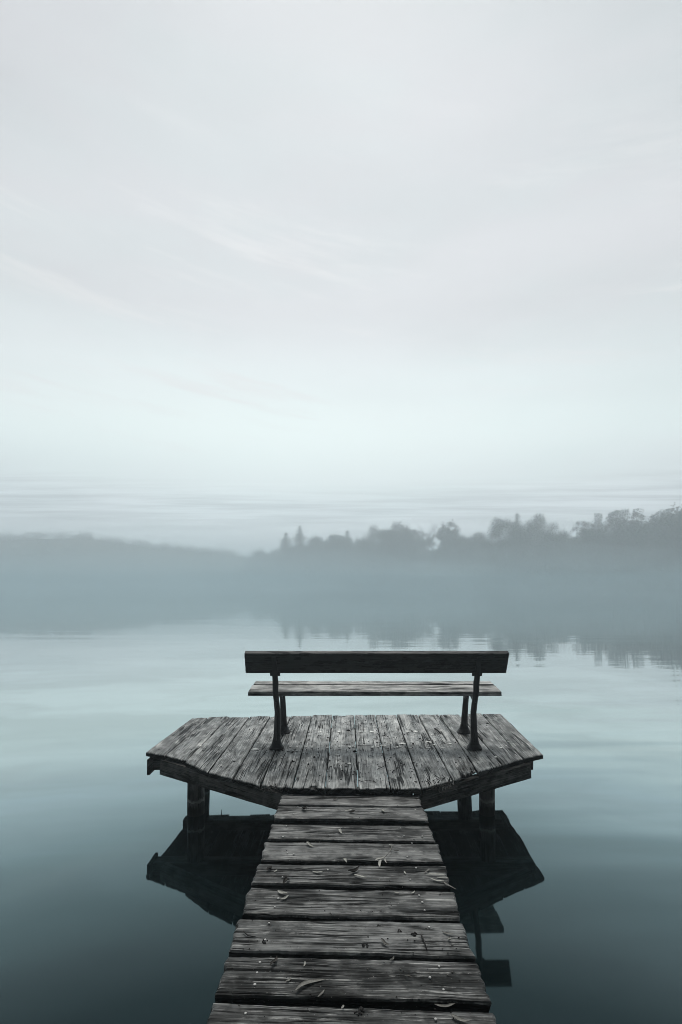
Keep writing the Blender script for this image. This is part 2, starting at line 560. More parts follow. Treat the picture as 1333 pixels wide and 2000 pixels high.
def make_hill():
    mb = MB()
    xs = [-230 + 5 * k for k in range(93)]
    rows = [(-36, -.05), (-27, .3), (-16, .68), (-7, .9), (0, .97), (7, .93), (24, .6), (40, .2)]
    for (d, k) in rows:
        for x in xs:
            z = 1.0 + (hill_h(x) - 3) * k + .6 * noise.noise(Vector((x * .03, d * .03, 2)))
            mb.v.append(Vector((x, HILL_Y + d, max(z, .3))))
    n = len(xs)
    for j in range(len(rows) - 1):
        for i in range(n - 1):
            mb.face((j * n + i, j * n + i + 1, (j + 1) * n + i + 1, (j + 1) * n + i))
    tag(mb.build('hill', M_SHORE, smooth=True), kind='structure')
    # the wood that covers it: far crowns one cannot count
    rnd = random.Random(5)
    fb = MB()
    for k in range(1500):
        x = rnd.uniform(-225, 90)
        d = rnd.uniform(-34, 5) if rnd.random() < .55 else rnd.uniform(-9, 5)
        base = hill_h(x)
        kk = .97 - max(0, (-d) / 36) ** 1.4 * .97
        z = .6 + (base - 3) * kk
        r = rnd.uniform(.9, 1.9)
        h = rnd.uniform(.6, 1.9) * (1.6 if rnd.random() < .06 else 1)
        for q in range(22):
            v = Vector((rnd.gauss(0, 1), rnd.gauss(0, 1), rnd.gauss(0, 1))).normalized()
            c = Vector((x + v.x * r, HILL_Y + d + v.y * r, z + .3 + (v.z * .5 + .5) * h * 1.5))
            leaf_quad(fb, c, rnd.uniform(.35, .65), rnd)
    tag(fb.build('hillside_forest', M_FOL), 'distant wooded ridge fading into the mist', 'forest', kind='stuff')


def leaf_quad(mb, c, s, rnd):
    a = Vector((rnd.gauss(0, 1), rnd.gauss(0, 1), rnd.gauss(0, 1))).normalized()
    b = a.cross(Vector((rnd.gauss(0, 1), rnd.gauss(0, 1), rnd.gauss(0, 1)))).normalized()
    i = len(mb.v)
    mb.v += [c - a * s * .5, c + b * s * .3, c + a * s * .5, c - b * s * .3]
    mb.face((i, i + 1, i + 2, i + 3), [(0, 0), (1, 0), (1, 1), (0, 1)])


make_hill()

# ------------------------------------------------------------------ trees on the far shore


def branch(mb, p, d, L, r, depth, rnd, tips, spread=.55):
    pts, rad = [p.copy()], [r]
    n = 3
    q = p.copy()
    dd = d.copy()
    for k in range(n):
        dd = (dd + Vector((rnd.gauss(0, .16), rnd.gauss(0, .16), rnd.gauss(.03, .10)))).normalized()
        q = q + dd * (L / n)
        pts.append(q.copy())
        rad.append(r * (1 - .45 * (k + 1) / n))
    mb.tube(pts, rad, 5, cap=False)
    if depth == 0:
        tips.append(q)
        return
    tips.append(pts[2])
    for k in range(rnd.choice((2, 3, 3))):
        nd = (dd + Vector((rnd.gauss(0, spread), rnd.gauss(0, spread), rnd.gauss(.10, spread * .6)))).normalized()
        branch(mb, q if k else pts[2], nd, L * rnd.uniform(.62, .82), rad[-1] * .8, depth - 1, rnd, tips, spread)


def broad_tree(name, x, y, h, w_, rnd, dens=1.0, open_=0.0, low=.04, gz=1.0):
    """Trunk with limbs; crown of leaf clumps gathered round the limb tips and through the volume."""
    root = bpy.data.objects.new(name, None)
    COL.objects.link(root)
    root.location = (x, y, gz)
    tb = MB()
    tips = []
    th = h * (.30 if open_ < .5 else .38)
    lean = Vector((rnd.gauss(0, .05), rnd.gauss(0, .05), 1)).normalized()
    top = Vector((x, y, gz)) + lean * th
    r0 = .018 * h + .08
    tb.tube([Vector((x, y, gz - .3)), Vector((x, y, gz)) + lean * th * .5, top], [r0 * 1.3, r0, r0 * .85], 8, cap=False)
    for k in range(5 if open_ < .5 else 6):
        a = 2 * math.pi * (k + rnd.random() * .6) / 5
        d = Vector((math.cos(a) * .7 * w_ / (h * .4), math.sin(a) * .7 * w_ / (h * .4), 1.0 + rnd.random() * .4)).normalized()
        branch(tb, top - lean * th * .12 * (k % 3), d, h * .24, r0 * .55, 3 if open_ > .3 else 2, rnd, tips)
    tb.build('trunk', M_BARK, root)
    fb = MB()
    cz = h * (low + 1) / 2
    hh = h * (1 - low) / 2
    clumps = []
    nclump = int(58 * (1 - open_ * .45))
    for k in range(nclump):
        for _ in range(30):
            v = Vector((rnd.uniform(-1, 1), rnd.uniform(-1, 1), rnd.uniform(-1, 1)))
            if .25 < v.length < 1:
                break
        v = v.normalized() * (v.length ** .5)
        bulge = 1 + .22 * noise.noise(v * 1.9 + Vector((x, y, 0)))
        taper = 1 - .35 * max(0, v.z) ** 2 - .18 * max(0, -v.z)
        c = Vector((x + v.x * w_ * bulge * taper * .86, y + v.y * w_ * bulge * taper * .86, gz + cz + v.z * hh * bulge * .88))
        clumps.append((c, rnd.uniform(.14, .26) * w_ + .5))
    if open_ > 0:
        clumps = [(c, r * (1 - .35 * open_)) for c, r in clumps]
        for tpt in tips:
            clumps.append((tpt, .8))
    for c, r in clumps:
        nl = int(80 * dens * min(1.5, (r / 1.2) ** 1.5) * (1 - .62 * open_))
        for q in range(nl):
            v = Vector((rnd.gauss(0, 1), rnd.gauss(0, 1), rnd.gauss(0, .8))).normalized() * (rnd.random() ** .45) * r * (1 + .5 * rnd.random() ** 4)
            leaf_quad(fb, c + v, rnd.uniform(.28, .52), rnd)
    fb.build('crown', M_TWIGF if open_ > .4 else M_FOL, root)
    return root


def conifer(name, x, y, h, w_, rnd, gz=1.0):
    root = bpy.data.objects.new(name, None)
    COL.objects.link(root)
    root.location = (x, y, gz)
    tb = MB()
    tb.tube([Vector((x, y, gz - .3)), Vector((x, y, gz + h * .5)), Vector((x, y, gz + h))], [.02 * h, .012 * h, .02], 7, cap=False)
    tb.build('trunk', M_BARK, root)
    fb = MB()
    z = h * .08
    while z < h * .985:
        t = z / h
        rr = 1.95 * w_ * (1 - t) ** .72 * (1.0 + .20 * math.sin(z * 2.6 + x)) + .05
        nb = 9 if t < .85 else 6
        for k in range(nb):
            a = 2 * math.pi * (k + rnd.random() * .7) / nb
            rl = rr * rnd.uniform(.7, 1.18)
            steps = max(3, int(rl / .22))
            for q in range(steps):
                f = (q + rnd.random()) / steps
                droop = -.38 * f * rl + .18 * rl * f * f
                c = Vector((x + math.cos(a) * f * rl, y + math.sin(a) * f * rl, gz + z + droop))
                for _ in range(4):
                    leaf_quad(fb, c + Vector((rnd.gauss(0, .12 + .10 * f), rnd.gauss(0, .12 + .10 * f), rnd.gauss(-.08, .11))), rnd.uniform(.3, .55) * (1.05 - .6 * t), rnd)
        z += h * .035 * (1.15 - .5 * t)
    fb.build('crown', M_CONIF, root)
    return root


def bare_tree(name, x, y, h, w_, rnd, gz=1.0):
    root = bpy.data.objects.new(name, None)
    COL.objects.link(root)
    root.location = (x, y, gz)
    tb = MB()
    tips = []
    pts = [Vector((x, y, gz - .3))]
    for k in range(1, 8):
        pts.append(Vector((x + .5 * math.sin(k * 1.3) * k / 8, y, gz + h * .78 * k / 7)))
    tb.tube(pts, [.30 - .026 * k for k in range(8)], 6, cap=False)
    for k, sgn in ((4, 1), (5, -1), (6, 1), (7, -1), (7, 1)):
        branch(tb, pts[k], Vector((sgn * .7, rnd.gauss(0, .3), .9)).normalized(), h * .15, .11, 2, rnd, tips, .4)
    tb.build('trunk', M_BARK, root)
    fb = MB()
    for tpt in tips:
        if rnd.random() < .45:
            for q in range(5):
                leaf_quad(fb, tpt + Vector((rnd.gauss(0, .3), rnd.gauss(0, .3), rnd.gauss(0, .3))), rnd.uniform(.25, .45), rnd)
    fb.build('crown', M_TWIGF, root)
    return root


TREES = [
    # kind, photo x, photo top y, half width px, distance, label
    ('bush', 514, 1077, 24, 168, 'low ragged bushy tree where the wooded ridge meets the tree line'),
    ('con', 559, 1041, 22, 150, 'shorter of the twin conifers at the tree line\'s far end'),
    ('con', 586, 1028, 22, 149, 'taller of the twin pointed conifers standing close together'),
    ('broad', 618, 1046, 22, 148, 'small round tree next to the twin conifers'),
    ('broad', 655, 1037, 27, 146, 'loose rounded tree between the twin conifers and small spire'),
    ('con', 679, 1037, 20, 145, 'small lone spire conifer behind low round trees'),
    ('broad', 704, 1050, 22, 146, 'low round tree filling the dip beside the big domed tree'),
    ('broad', 745, 1028, 34, 138, 'wide domed tree, densest of the middle of the shore'),
    ('broad', 777, 1022, 32, 137, 'tall domed tree joined to the wide dense dome'),
    ('open', 803, 1026, 26, 136, 'thin feathery tree on the edge of the domed pair'),
    ('bare', 836, 1030, 14, 134, 'slender bare leaning tree standing alone in the gap'),
    ('broad', 862, 1066, 18, 134, 'small shrub-like tree at the foot of the gap'),
    ('open', 881, 1026, 20, 133, 'see-through fan-shaped tree beside the gap with the bare tree'),
    ('broad', 898, 1046, 30, 131, 'rounded tree below the see-through fan crown'),
    ('broad', 933, 1043, 24, 129, 'low tree tucked against the big twin-topped clump'),
    ('broad', 985, 1003, 28, 119, 'big bushy tree next to the thin spire conifer'),
    ('con', 1010, 1003, 24, 121, 'thin conifer spire rising between two big bushy trees'),
    ('broad', 1048, 1004, 34, 118, 'broad full tree just past the thin spire conifer'),
    ('broad', 1086, 1026, 24, 119, 'sloping tree shoulder going down to the notch in the tree line'),
    ('broad', 1117, 1047, 16, 120, 'smallest tree, down in the notch of the tree line'),
    ('broad', 1153, 1019, 28, 116, 'round tree just beyond the notch, under the airy tall tree'),
    ('open', 1197, 995, 31, 114, 'tall airy round-topped tree with sky showing through'),
    ('broad', 1248, 1014, 36, 112, 'level-topped dense tree between the two airy tall trees'),
    ('broad', 1290, 1001, 32, 110, 'dense tree under the tallest airy crown'),
    ('open', 1318, 980, 34, 108, 'tallest airy tree, cut off by the edge of the photo'),
    ('broad', 1356, 992, 40, 108, 'dense tree mostly past the edge of the photo'),
    ('back', 538, 1072, 26, 165, 'low hazy tree just outside the twin conifers'),
    ('back', 574, 1062, 30, 158, 'dim tree filling the space behind the twin conifers'),
    ('back', 636, 1052, 34, 155, 'dim tree behind the small round tree and the loose rounded tree'),
    ('back', 690, 1054, 36, 154, 'dim tree behind the small lone spire'),
    ('back', 728, 1050, 34, 150, 'dim tree behind the near side of the wide domed tree'),
    ('back', 765, 1046, 40, 146, 'dim tree filling in between the two domed trees'),
    ('back', 808, 1060, 30, 144, 'dim tree below the thin feathery tree'),
    ('back', 846, 1068, 24, 146, 'dim low tree filling the foot of the gap by the bare tree'),
    ('back', 880, 1060, 34, 141, 'dim tree behind the see-through fan crown'),
    ('back', 920, 1052, 36, 138, 'dim tree behind the low tree by the twin-topped clump'),
    ('back', 962, 1044, 34, 132, 'dim tree on the lower slope of the twin-topped clump'),
    ('back', 1015, 1022, 40, 131, 'dim tree filling the dip behind the thin spire'),
    ('back', 1070, 1034, 34, 128, 'dim tree behind the sloping tree shoulder'),
    ('back', 1130, 1058, 36, 126, 'dim tree behind the notch in the tree line'),
    ('back', 1180, 1028, 40, 122, 'dim tree filling in under the tall airy tree'),
    ('back', 1222, 1024, 42, 121, 'dim tree between the airy tall tree and the level-topped one'),
    ('back', 1270, 1012, 44, 118, 'dim tree behind the level-topped dense tree'),
    ('back', 1325, 1004, 46, 116, 'dim tree filling in under the tallest airy crown'),
]
trnd = random.Random(11)
for kind, px, py, hw, D, lab in TREES:
    X = (px - CX) * D / F
    Hh = CAM_Z + (CY - py) * D / F - 1.0 + (.5 if kind == 'con' else 0)
    Wd = hw * D / F
    if kind == 'con':
        o = conifer('conifer_tree', X, D, Hh, Wd, trnd)
    elif kind == 'open':
        o = broad_tree('airy_tree', X, D, Hh, Wd * 1.12, trnd, open_=.55, low=.26)
    elif kind == 'bare':
        o = bare_tree('bare_tree', X, D, Hh, Wd, trnd)
    else:
        o = broad_tree('leafy_tree', X, D, Hh - (.9 if kind == 'back' else 0), Wd * (1.12 if kind == 'back' else 1.42), trnd, dens=1.5)
    tag(o, lab, 'tree', 'trees along the far shore')

# reeds and low growth along the water's edge under the trees
ub = MB()
for k in range(16000):
    x = trnd.uniform(-45, 100)
    y = shore_y(x) + trnd.uniform(0, 9)
    top = 4.2 + 3.0 * noise.noise(Vector((x * .12, 0, 0))) + 1.2 * noise.noise(Vector((x * .6, y * .3, 0)))
    z = .3 + trnd.random() * max(top, 1)
    leaf_quad(ub, Vector((x, y, z)), trnd.uniform(.5, 1.0), trnd)
tag(ub.build('shore_undergrowth', M_FOL), 'dark undergrowth along the far bank below the trees', 'undergrowth', kind='stuff')

# ------------------------------------------------------------------ the jetty
ZP, ZW = .50, .452            # deck tops of the platform and of the walkway
TH = .048                    # walkway boards
TP = .036                    # platform boards
jetty = empty('wooden_jetty', (0, 2.4, 0), 'weathered grey plank jetty with narrow walkway leading to a six-sided platform over the lake', 'jetty')
random.seed(3)

# walkway boards: far-left, far-right, near-left, near-right corners in the photo
WB = [
    ((553, 1545), (818.5, 1551), (545, 1570.6), (825, 1575), .86),
    ((543, 1573.2), (827.6, 1577.6), (536, 1597.6), (839, 1603), .60),
    ((530.5, 1608.4), (839, 1612), (524, 1638), (850, 1642.6), .40),
    ((518, 1643.5), (854.6, 1647), (509, 1678.6), (866, 1683), .72),
    ((504, 1686), (870, 1691), (493, 1724.6), (879, 1731), .30),
    ((487, 1732.6), (886, 1740), (474, 1784), (900.5, 1794), .36),
    ((467.5, 1793), (904, 1801), (448.6, 1855), (926.6, 1867.6), .70),
    ((445, 1865), (931, 1877.6), (419, 1942), (958, 1956), .22),
    ((416, 1957.6), (965, 1974), (386, 2058), (1001, 2078), .45),
]
mb = MB()
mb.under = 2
last = None
for i, (a, b, c, d, tn) in enumerate(WB):
    mb.cur_tone = tn
    A, B, C, D = [G(px, py, ZW) for px, py in (a, b, c, d)]
    if i == 0:
        A.y, B.y = min(A.y, 3.475), min(B.y, 3.475)
    mb.board(A, B, C, D, TH, nu=64, nv=12, chew=.008, endchew=.018, rnd=.011, seed=i, rough=.0022)
    last = (C, D)
y0 = (last[0].y + last[1].y) / 2
xl, xr = last[0].x, last[1].x
for i in range(22):                       # the walkway runs on under and behind the viewer
    y1 = y0 - .036
    y2 = y1 - .19
    mb.cur_tone = random.uniform(.2, .8)
    j = random.uniform(-.02, .02)
    mb.board((xl + j, y1, ZW), (xr + j, y1, ZW), (xl + j, y2, ZW), (xr + j, y2, ZW), TH, nu=24, nv=6, seed=30 + i, endchew=.018)
    y0 = y2
WALK_END = y0
mb.cur_mi = 1
NAILS = [(240, 758), (228, 803), (218, 855), (1018, 775), (978, 823), (1037, 877), (280, 587), (263, 660), (975, 605), (320, 480), (305, 518),
         (945, 497), (955, 532), (931, 467), (178, 980), (1003, 1005), (338, 388), (535, 355), (918, 347), (893, 398), (387, 288), (360, 283),
         (880, 298), (850, 175), (945, 210), (355, 165), (405, 83), (340, 212), (865, 207), (385, 112), (915, 95), (900, 240)]
for zx, zy in NAILS:
    mb.nail(G(400 + .45 * zx, 1540 + .45 * zy, ZW) + Vector((0, 0, .0028)), random.uniform(.0048, .0064))
mb.build('walkway_decking', [M_WALK, M_NAIL, M_SHADED], jetty)

# platform boards: far gaps and near ends in the photo
FB = [375, 407, 448, 488, 528.5, 569, 610, 650, 692.6, 733.5, 774.5, 817, 858, 898, 941.5, 979]
FY = [1402, 1401, 1400, 1399.5, 1399, 1398, 1397.5, 1396.5, 1396, 1396, 1395.5, 1395.5, 1395, 1395, 1393.5, 1393.5]
NB = [(285, 1468), (323, 1475.5), (364, 1485), (407, 1508), (455, 1520), (508, 1534), (571, 1538), (635, 1539), (700, 1540), (764, 1541.5), (825, 1541),
      (885, 1524), (935, 1507), (982, 1493.5), (1023, 1481.5), (1062, 1473)]
PT = [.34, .42, .46, .52, .50, .55, .72, .78, .86, .90, .82, .66, .5, .36, .34, .3]  # middle boards toned lighter to stand in for the backlit sheen
mb = MB()
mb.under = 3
rr = random.Random(8)
for i in range(15):
    far0, far1 = G(FB[i], FY[i], ZP), G(FB[i + 1], FY[i + 1], ZP)
    n0, n1 = G(*NB[i], ZP), G(*NB[i + 1], ZP)
    gp = .0075 if i not in (1, 6) else .005
    for p, q in ((far0, far1), (n0, n1)):
        dvec = (q - p).normalized() * gp * .5
        p += dvec
        q -= dvec
    # boards in front of the walkway stop just beyond it
    for q in (n0, n1):
        if -.62 < q.x < .54:
            q.y = max(q.y, 3.437)
    if i == 2:
        n0.y -= .028
    off = rr.uniform(-.018, .018)
    far0.y += off
    far1.y += off

    def bite(u, v, i=i):
        """u=0 far end, u=1 near end (metres shift along the board, drop)."""
        sh = dr = 0.0
        if i == 5 and v < .55 and u > .9:       # chewed corner beside the walkway
            k = (u - .9) / .1
            sh = -.05 * k * (1 - v / .55) ** .4 * (1 + .5 * noise.noise(Vector((v * 30, 0, 1))))
            dr = .02 * k * k
        if i == 6 and .5 < v < .78 and u > .92:
            sh = -.06 * (u - .92) / .08
            dr = .012 * (u - .92) / .08
        if i == 11 and v > .15 and u > .80:      # rotten end
            k = (u - .80) / .2
            n = noise.noise(Vector((v * 14, u * 22, 4)))
            sh = -.07 * k * k * min(1, (v - .15) / .25) * (1 + .9 * noise.noise(Vector((v * 24, 0, 1))))
            dr = (.018 + .026 * n) * k * min(1, (v - .15) / .2)
        if i == 12 and v < .4 and u < .1:       # missing far corner
            pass
        if i == 13 and v < .38 and u < .06:
            sh = .07 * (1 - u / .06) * (1 + .5 * noise.noise(Vector((v * 20, 0, 7))))
        if i in (7, 8) and abs(v - .5) < .06 and u < .05:
            sh = .05 * (1 - u / .05)
        return sh, dr
    mb.cur_tone = PT[i]
    mb.board(far0, n0, far1, n1, TP, nu=64, nv=16, chew=.006, endchew=.007 if i in (0, 1, 2, 3, 13, 14) else .014, rnd=.010, seed=50 + i, bite=bite, rough=.0022)
# splinters of the rotten board end
mb.cur_mi = 2
mb.cur_tone = .5
rc = G(862, 1528, ZP)
for k in range(90):
    p = rc + Vector((rr.uniform(-.085, .085), rr.uniform(-.11, .10), -.012))
    d = Vector((rr.gauss(0, .5), rr.gauss(-.5, .6), rr.uniform(-.1, .55))).normalized()
    L = rr.uniform(.02, .075)
    mb.tube([p, p + d * L * .6, p + d * L], [rr.uniform(.002, .006), .003, .0008], 4, cap=False)
rc = G(528, 1536, ZP)
for k in range(40):
    p = rc + Vector((rr.uniform(-.05, .09), rr.uniform(-.03, .05), -.015))
    d = Vector((rr.gauss(0, .5), rr.gauss(-.4, .5), rr.uniform(-.3, .4))).normalized()
    L = rr.uniform(.015, .05)
    mb.tube([p, p + d * L * .6, p + d * L], [rr.uniform(.002, .005), .0025, .0008], 4, cap=False)
# nail heads over the cross beams
mb.cur_mi = 4
for i in range(15):
    for yb in (4.205, 4.925):
        q0 = G(FB[i], FY[i], ZP).x
        q1 = G(FB[i + 1], FY[i + 1], ZP).x
        for k in (.25, .75):
            if rr.random() < .85:
                mb.nail((q0 + (q1 - q0) * (k + rr.uniform(-.06, .06)) - .01, yb + rr.uniform(-.02, .02), ZP + .0025), .006)
# dried white stains
mb.cur_mi = 1
S5 = [(205, 342, 4), (258, 343, 5), (335, 342, 4), (385, 345, 4), (515, 345, 5), (703, 342, 5), (735, 342, 4), (895, 343, 6), (940, 343, 4), (985, 328, 7),
      (1075, 345, 4), (1105, 342, 5), (1130, 343, 4), (1050, 310, 5), (1145, 312, 8), (1185, 210, 6), (1258, 210, 6), (885, 212, 7), (785, 212, 4),
      (610, 215, 5), (258, 372, 5), (190, 375, 5), (15, 378, 5), (568, 370, 3), (430, 402, 3), (460, 215, 5), (1215, 348, 4), (620, 355, 4),
      (600, 408, 7), (700, 480, 5), (680, 378, 3)]
S6 = [(220, 322, 9), (270, 345, 4), (212, 370, 7), (412, 335, 7), (350, 372, 6), (820, 453, 5), (870, 373, 5), (105, 225, 5), (30, 225, 5),
      (935, 315, 4), (60, 372, 4), (915, 355, 2), (700, 371, 3), (245, 255, 4)]
S4 = [(1050, 398, 10), (1068, 343, 4), (1160, 418, 4), (1068, 422, 4), (1022, 400, 5), (530, 370, 4), (1090, 392, 4)]
ALLS = [(520 + .2326 * a, 1380 + .2326 * b, r * .2326) for a, b, r in S5] + [(790 + .2176 * a, 1380 + .2176 * b, r * .2176) for a, b, r in S6] + [(280 + .21 * a, 1380 + .21 * b, r * .21) for a, b, r in S4]
for k, (px, py, r) in enumerate(ALLS):
    p = G(px, py, ZP)
    rx = r * 2.1 * p.y / F
    rx *= 1.35
    mb.blob(p + Vector((0, 0, .0030)), rx * rr.uniform(.8, 1.3), rx * rr.uniform(.7, 1.2), .0030, k)
mb.build('platform_decking', [M_PLAT, M_STAIN, M_ROT, M_SHADED, M_IRON], jetty)


def beam(name, a, b, w_, h, parent, tone=.5, mat=None, skew=0.0, seed=0):
    """Square timber from a to b (top centre line)."""
    m = MB()
    m.cur_tone = tone
    a, b = Vector(a), Vector(b)
    d = (b - a).normalized()
    s_ = d.cross(Vector((0, 0, 1))).normalized() * w_ / 2
    m.board(a - s_, b - s_, a + s_, b + s_, h, nu=30, nv=4, chew=.006, endchew=.008, rnd=.008, seed=seed)
    return m.build(name, mat or M_BEAM, parent)


ZB = ZP - TP - .002
# edge beams under the slanted and straight front ends, then the cross beams on the posts
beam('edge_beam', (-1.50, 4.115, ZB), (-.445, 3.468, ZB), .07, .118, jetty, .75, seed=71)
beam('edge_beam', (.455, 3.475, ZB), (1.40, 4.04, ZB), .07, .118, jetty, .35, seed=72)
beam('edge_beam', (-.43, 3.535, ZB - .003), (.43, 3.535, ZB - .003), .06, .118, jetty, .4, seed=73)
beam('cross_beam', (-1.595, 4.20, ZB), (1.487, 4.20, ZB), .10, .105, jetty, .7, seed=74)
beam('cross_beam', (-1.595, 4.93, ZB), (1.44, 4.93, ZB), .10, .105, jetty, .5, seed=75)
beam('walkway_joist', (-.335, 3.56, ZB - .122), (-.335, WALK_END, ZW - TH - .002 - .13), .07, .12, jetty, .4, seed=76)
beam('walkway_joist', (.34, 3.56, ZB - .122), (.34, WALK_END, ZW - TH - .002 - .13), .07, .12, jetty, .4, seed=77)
beam('walkway_joist', (-.335, 3.44, ZW - TH - .002), (-.335, WALK_END, ZW - TH - .002), .07, .118, jetty, .4, seed=78)
beam('walkway_joist', (.34, 3.44, ZW - TH - .002), (.34, WALK_END, ZW - TH - .002), .07, .118, jetty, .4, seed=79)
# short end board at the platform's corner
m = MB()
m.cur_tone = .4
m.board((-1.622, 4.09, ZB), (-1.622, 4.27, ZB), (-1.602, 4.09, ZB), (-1.602, 4.27, ZB), .125, nu=8, nv=2, rnd=.003, seed=80, chew=.002)
m.build('side_board', M_BEAM, jetty)


def post(x, y, r, top, lean=(0, 0), tone=.5):
    m = MB()
    m.cur_tone = tone
    pts, rad = [], []
    for k in range(9):
        t = k / 8
        z = -.8 + (top + .8) * t
        pts.append((x + lean[0] * (1 - t), y + lean[1] * (1 - t), z))
        rad.append(r * (1 + .03 * noise.noise(Vector((x * 3, y, z * 4)))) * (1.02 if z < .1 else 1))
    m.tube(pts, rad, 20)
    o = m.build('post', M_POST, jetty, smooth=True)
    return o


PT_Z = ZB - .105 - .002
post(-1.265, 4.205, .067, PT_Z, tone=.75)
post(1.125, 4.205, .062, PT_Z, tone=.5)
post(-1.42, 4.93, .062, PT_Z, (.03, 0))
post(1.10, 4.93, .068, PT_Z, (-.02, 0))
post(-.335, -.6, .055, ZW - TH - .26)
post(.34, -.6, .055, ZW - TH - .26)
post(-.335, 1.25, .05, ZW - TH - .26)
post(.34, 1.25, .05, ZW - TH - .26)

# ------------------------------------------------------------------ the bench
BX = .212
bench = empty('park_bench', (BX, 4.42, ZP), 'dark backlit wooden bench with cast iron legs facing the lake', 'bench')
X0, X1 = -.845, 1.255
mb = MB()
mb.cur_tone = .55
mb.board((X0, 4.430, .989), (X1, 4.430, .989), (X0, 4.240, .972), (X1, 4.240, .972), .036, nu=60, nv=10, chew=.002, endchew=.004, rnd=.006, seed=91)
mb.cur_tone = .6
mb.board((X0 + .005, 4.552, .998), (X1 - .005, 4.552, .998), (X0 + .005, 4.452, .991), (X1 - .005, 4.452, .991), .036, nu=60, nv=8, chew=.002, endchew=.004, rnd=.006, seed=92)
mb.build('seat', M_SEAT, bench)
mb = MB()
mb.cur_tone = .5
# backrest: one broad board tipped back towards the viewer; its broad face is 'top' (faces the walkway)
tilt = R(24)
nrm = Vector((0, -math.cos(tilt), -math.sin(tilt)))
upv = Vector((0, -math.sin(tilt), math.cos(tilt)))
pb = Vector((0, 4.150, 1.139))
pt = pb + upv * .187
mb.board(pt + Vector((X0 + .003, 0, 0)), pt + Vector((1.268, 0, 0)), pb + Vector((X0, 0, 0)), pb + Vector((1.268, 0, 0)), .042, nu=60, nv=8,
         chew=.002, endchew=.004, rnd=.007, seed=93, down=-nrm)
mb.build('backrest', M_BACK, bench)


def iron_bar(m, pts, wx, wy, rib=.0):
    """Flat iron bar along pts (yz bend), wx wide across, wy deep; values per point."""
    rings = []
    for i, p in enumerate(pts):
        p = Vector(p)
        a = Vector(pts[max(i - 1, 0)])
        b = Vector(pts[min(i + 1, len(pts) - 1)])
        d = (b - a).normalized()
        x = Vector((1, 0, 0))
        y = d.cross(x).normalized()
        W, Dp = wx[i] / 2, wy[i] / 2
        ring = []
        for (cx, cy) in ((-1, -.55), (-.55, -1), (.55, -1), (1, -.55), (1, .55), (.55, 1), (-.55, 1), (-1, .55)):
            ring.append(len(m.v))
            m.v.append(p + x * cx * W + y * cy * Dp)
        rings.append(ring)
    for a, b in zip(rings, rings[1:]):
        for k in range(8):
            j = (k + 1) % 8
            m.face((a[k], a[j], b[j], b[k]))
    m.face(list(reversed(rings[0])))
    m.face(rings[-1])


def iron_foot(m, p, xin):
    """Flared cast foot with a raised rib and toe flanges."""
    x, y, z = p
    lv = [(0, .060, .052), (.010, .060, .050), (.018, .055, .042), (.035, .044, .030), (.060, .035, .025), (.100, .027, .022)]
    n = 16
    rings = []
    for h, a, b in lv:
        ring = []
        for k in range(n):
            t = 2 * math.pi * k / n
            c, s_ = math.cos(t), math.sin(t)
            ring.append(len(m.v))
            m.v.append(Vector((x + a * math.copysign(abs(c) ** .7, c), y + b * math.copysign(abs(s_) ** .7, s_), z + h)))
        rings.append(ring)
    for a, b in zip(rings, rings[1:]):
        for k in range(n):
            j = (k + 1) % n
            m.face((a[k], a[j], b[j], b[k]))
    m.face(list(reversed(rings[0])))
    m.face(rings[-1])


for side, x in ((-1, -.607), (1, 1.031)):
    z0 = ZP + .002
    # rear leg, carrying on upwards as the back support
    m = MB()
    iron_foot(m, (x, 4.242, z0), side)
    q0 = pb + nrm * .0 - nrm * .0
    s_top = pb + upv * .165 + nrm * .012
    s_bot = pb + upv * -.02 + nrm * .012
    pts = [(x, 4.242, z0 + .05), (x - side * .004, 4.246, z0 + .16), (x - side * .006, 4.250, z0 + .30), (x, 4.228, z0 + .40), (x + side * .003, 4.192, z0 + .48), (x, 4.178, z0 + .55), (x, s_bot.y + .006, s_bot.z - .01), (x, s_bot.y, s_bot.z + .02), (x, s_top.y, s_top.z)]
    iron_bar(m, pts, [.060, .052, .046, .044, .045, .047, .043, .046, .034], [.046, .036, .034, .034, .036, .034, .028, .016, .012])
    # raised web along the leg's rear face
    iron_bar(m, [(x, 4.216, z0 + .07), (x, 4.216, z0 + .18), (x, 4.213, z0 + .30), (x, 4.200, z0 + .39)], [.012, .010, .009, .009], [.018, .016, .014, .010])
    m.build('rear_leg', M_IRON, bench)
    # front leg
    xf = x + (.012 if side > 0 else .002)
    m = MB()
    iron_foot(m, (xf, 4.68, z0), side)
    iron_bar(m, [(xf, 4.68, z0 + .05), (xf, 4.655, z0 + .17), (xf, 4.61, z0 + .32), (xf - .004, 4.545, z0 + .442)], [.060, .052, .047, .052], [.040, .036, .032, .032])
    m.build('front_leg', M_IRON, bench)
    # rail under the seat joining both legs, with the arched web
    m = MB()
    iron_bar(m, [(x, 4.235, z0 + .430), (x, 4.40, z0 + .444), (x, 4.545, z0 + .456)], [.038, .036, .036], [.022, .018, .018])
    iron_bar(m, [(x, 4.245, z0 + .33), (x, 4.30, z0 + .395), (x, 4.40, z0 + .418), (x, 4.50, z0 + .40), (x, 4.585, z0 + .34)], [.016] * 5, [.02] * 5)
    m.build('seat_rail', M_IRON, bench)
    # bracket plate bolted below the backrest
    m = MB()
    iron_bar(m, [pb + Vector((x - .040, .004, 0)) + upv * -.004, pb + Vector((x + .040, .004, 0)) + upv * -.004], [.012, .012], [.012, .012])
    for sx in (-1, 1):
        pc = pb + Vector((x + sx * .028, 0, 0)) + upv * -.010
        iron_bar(m, [pc + upv * -.012, pc + upv * .03], [.026, .026], [.010, .010])
    m.build('bracket', M_IRON, bench)


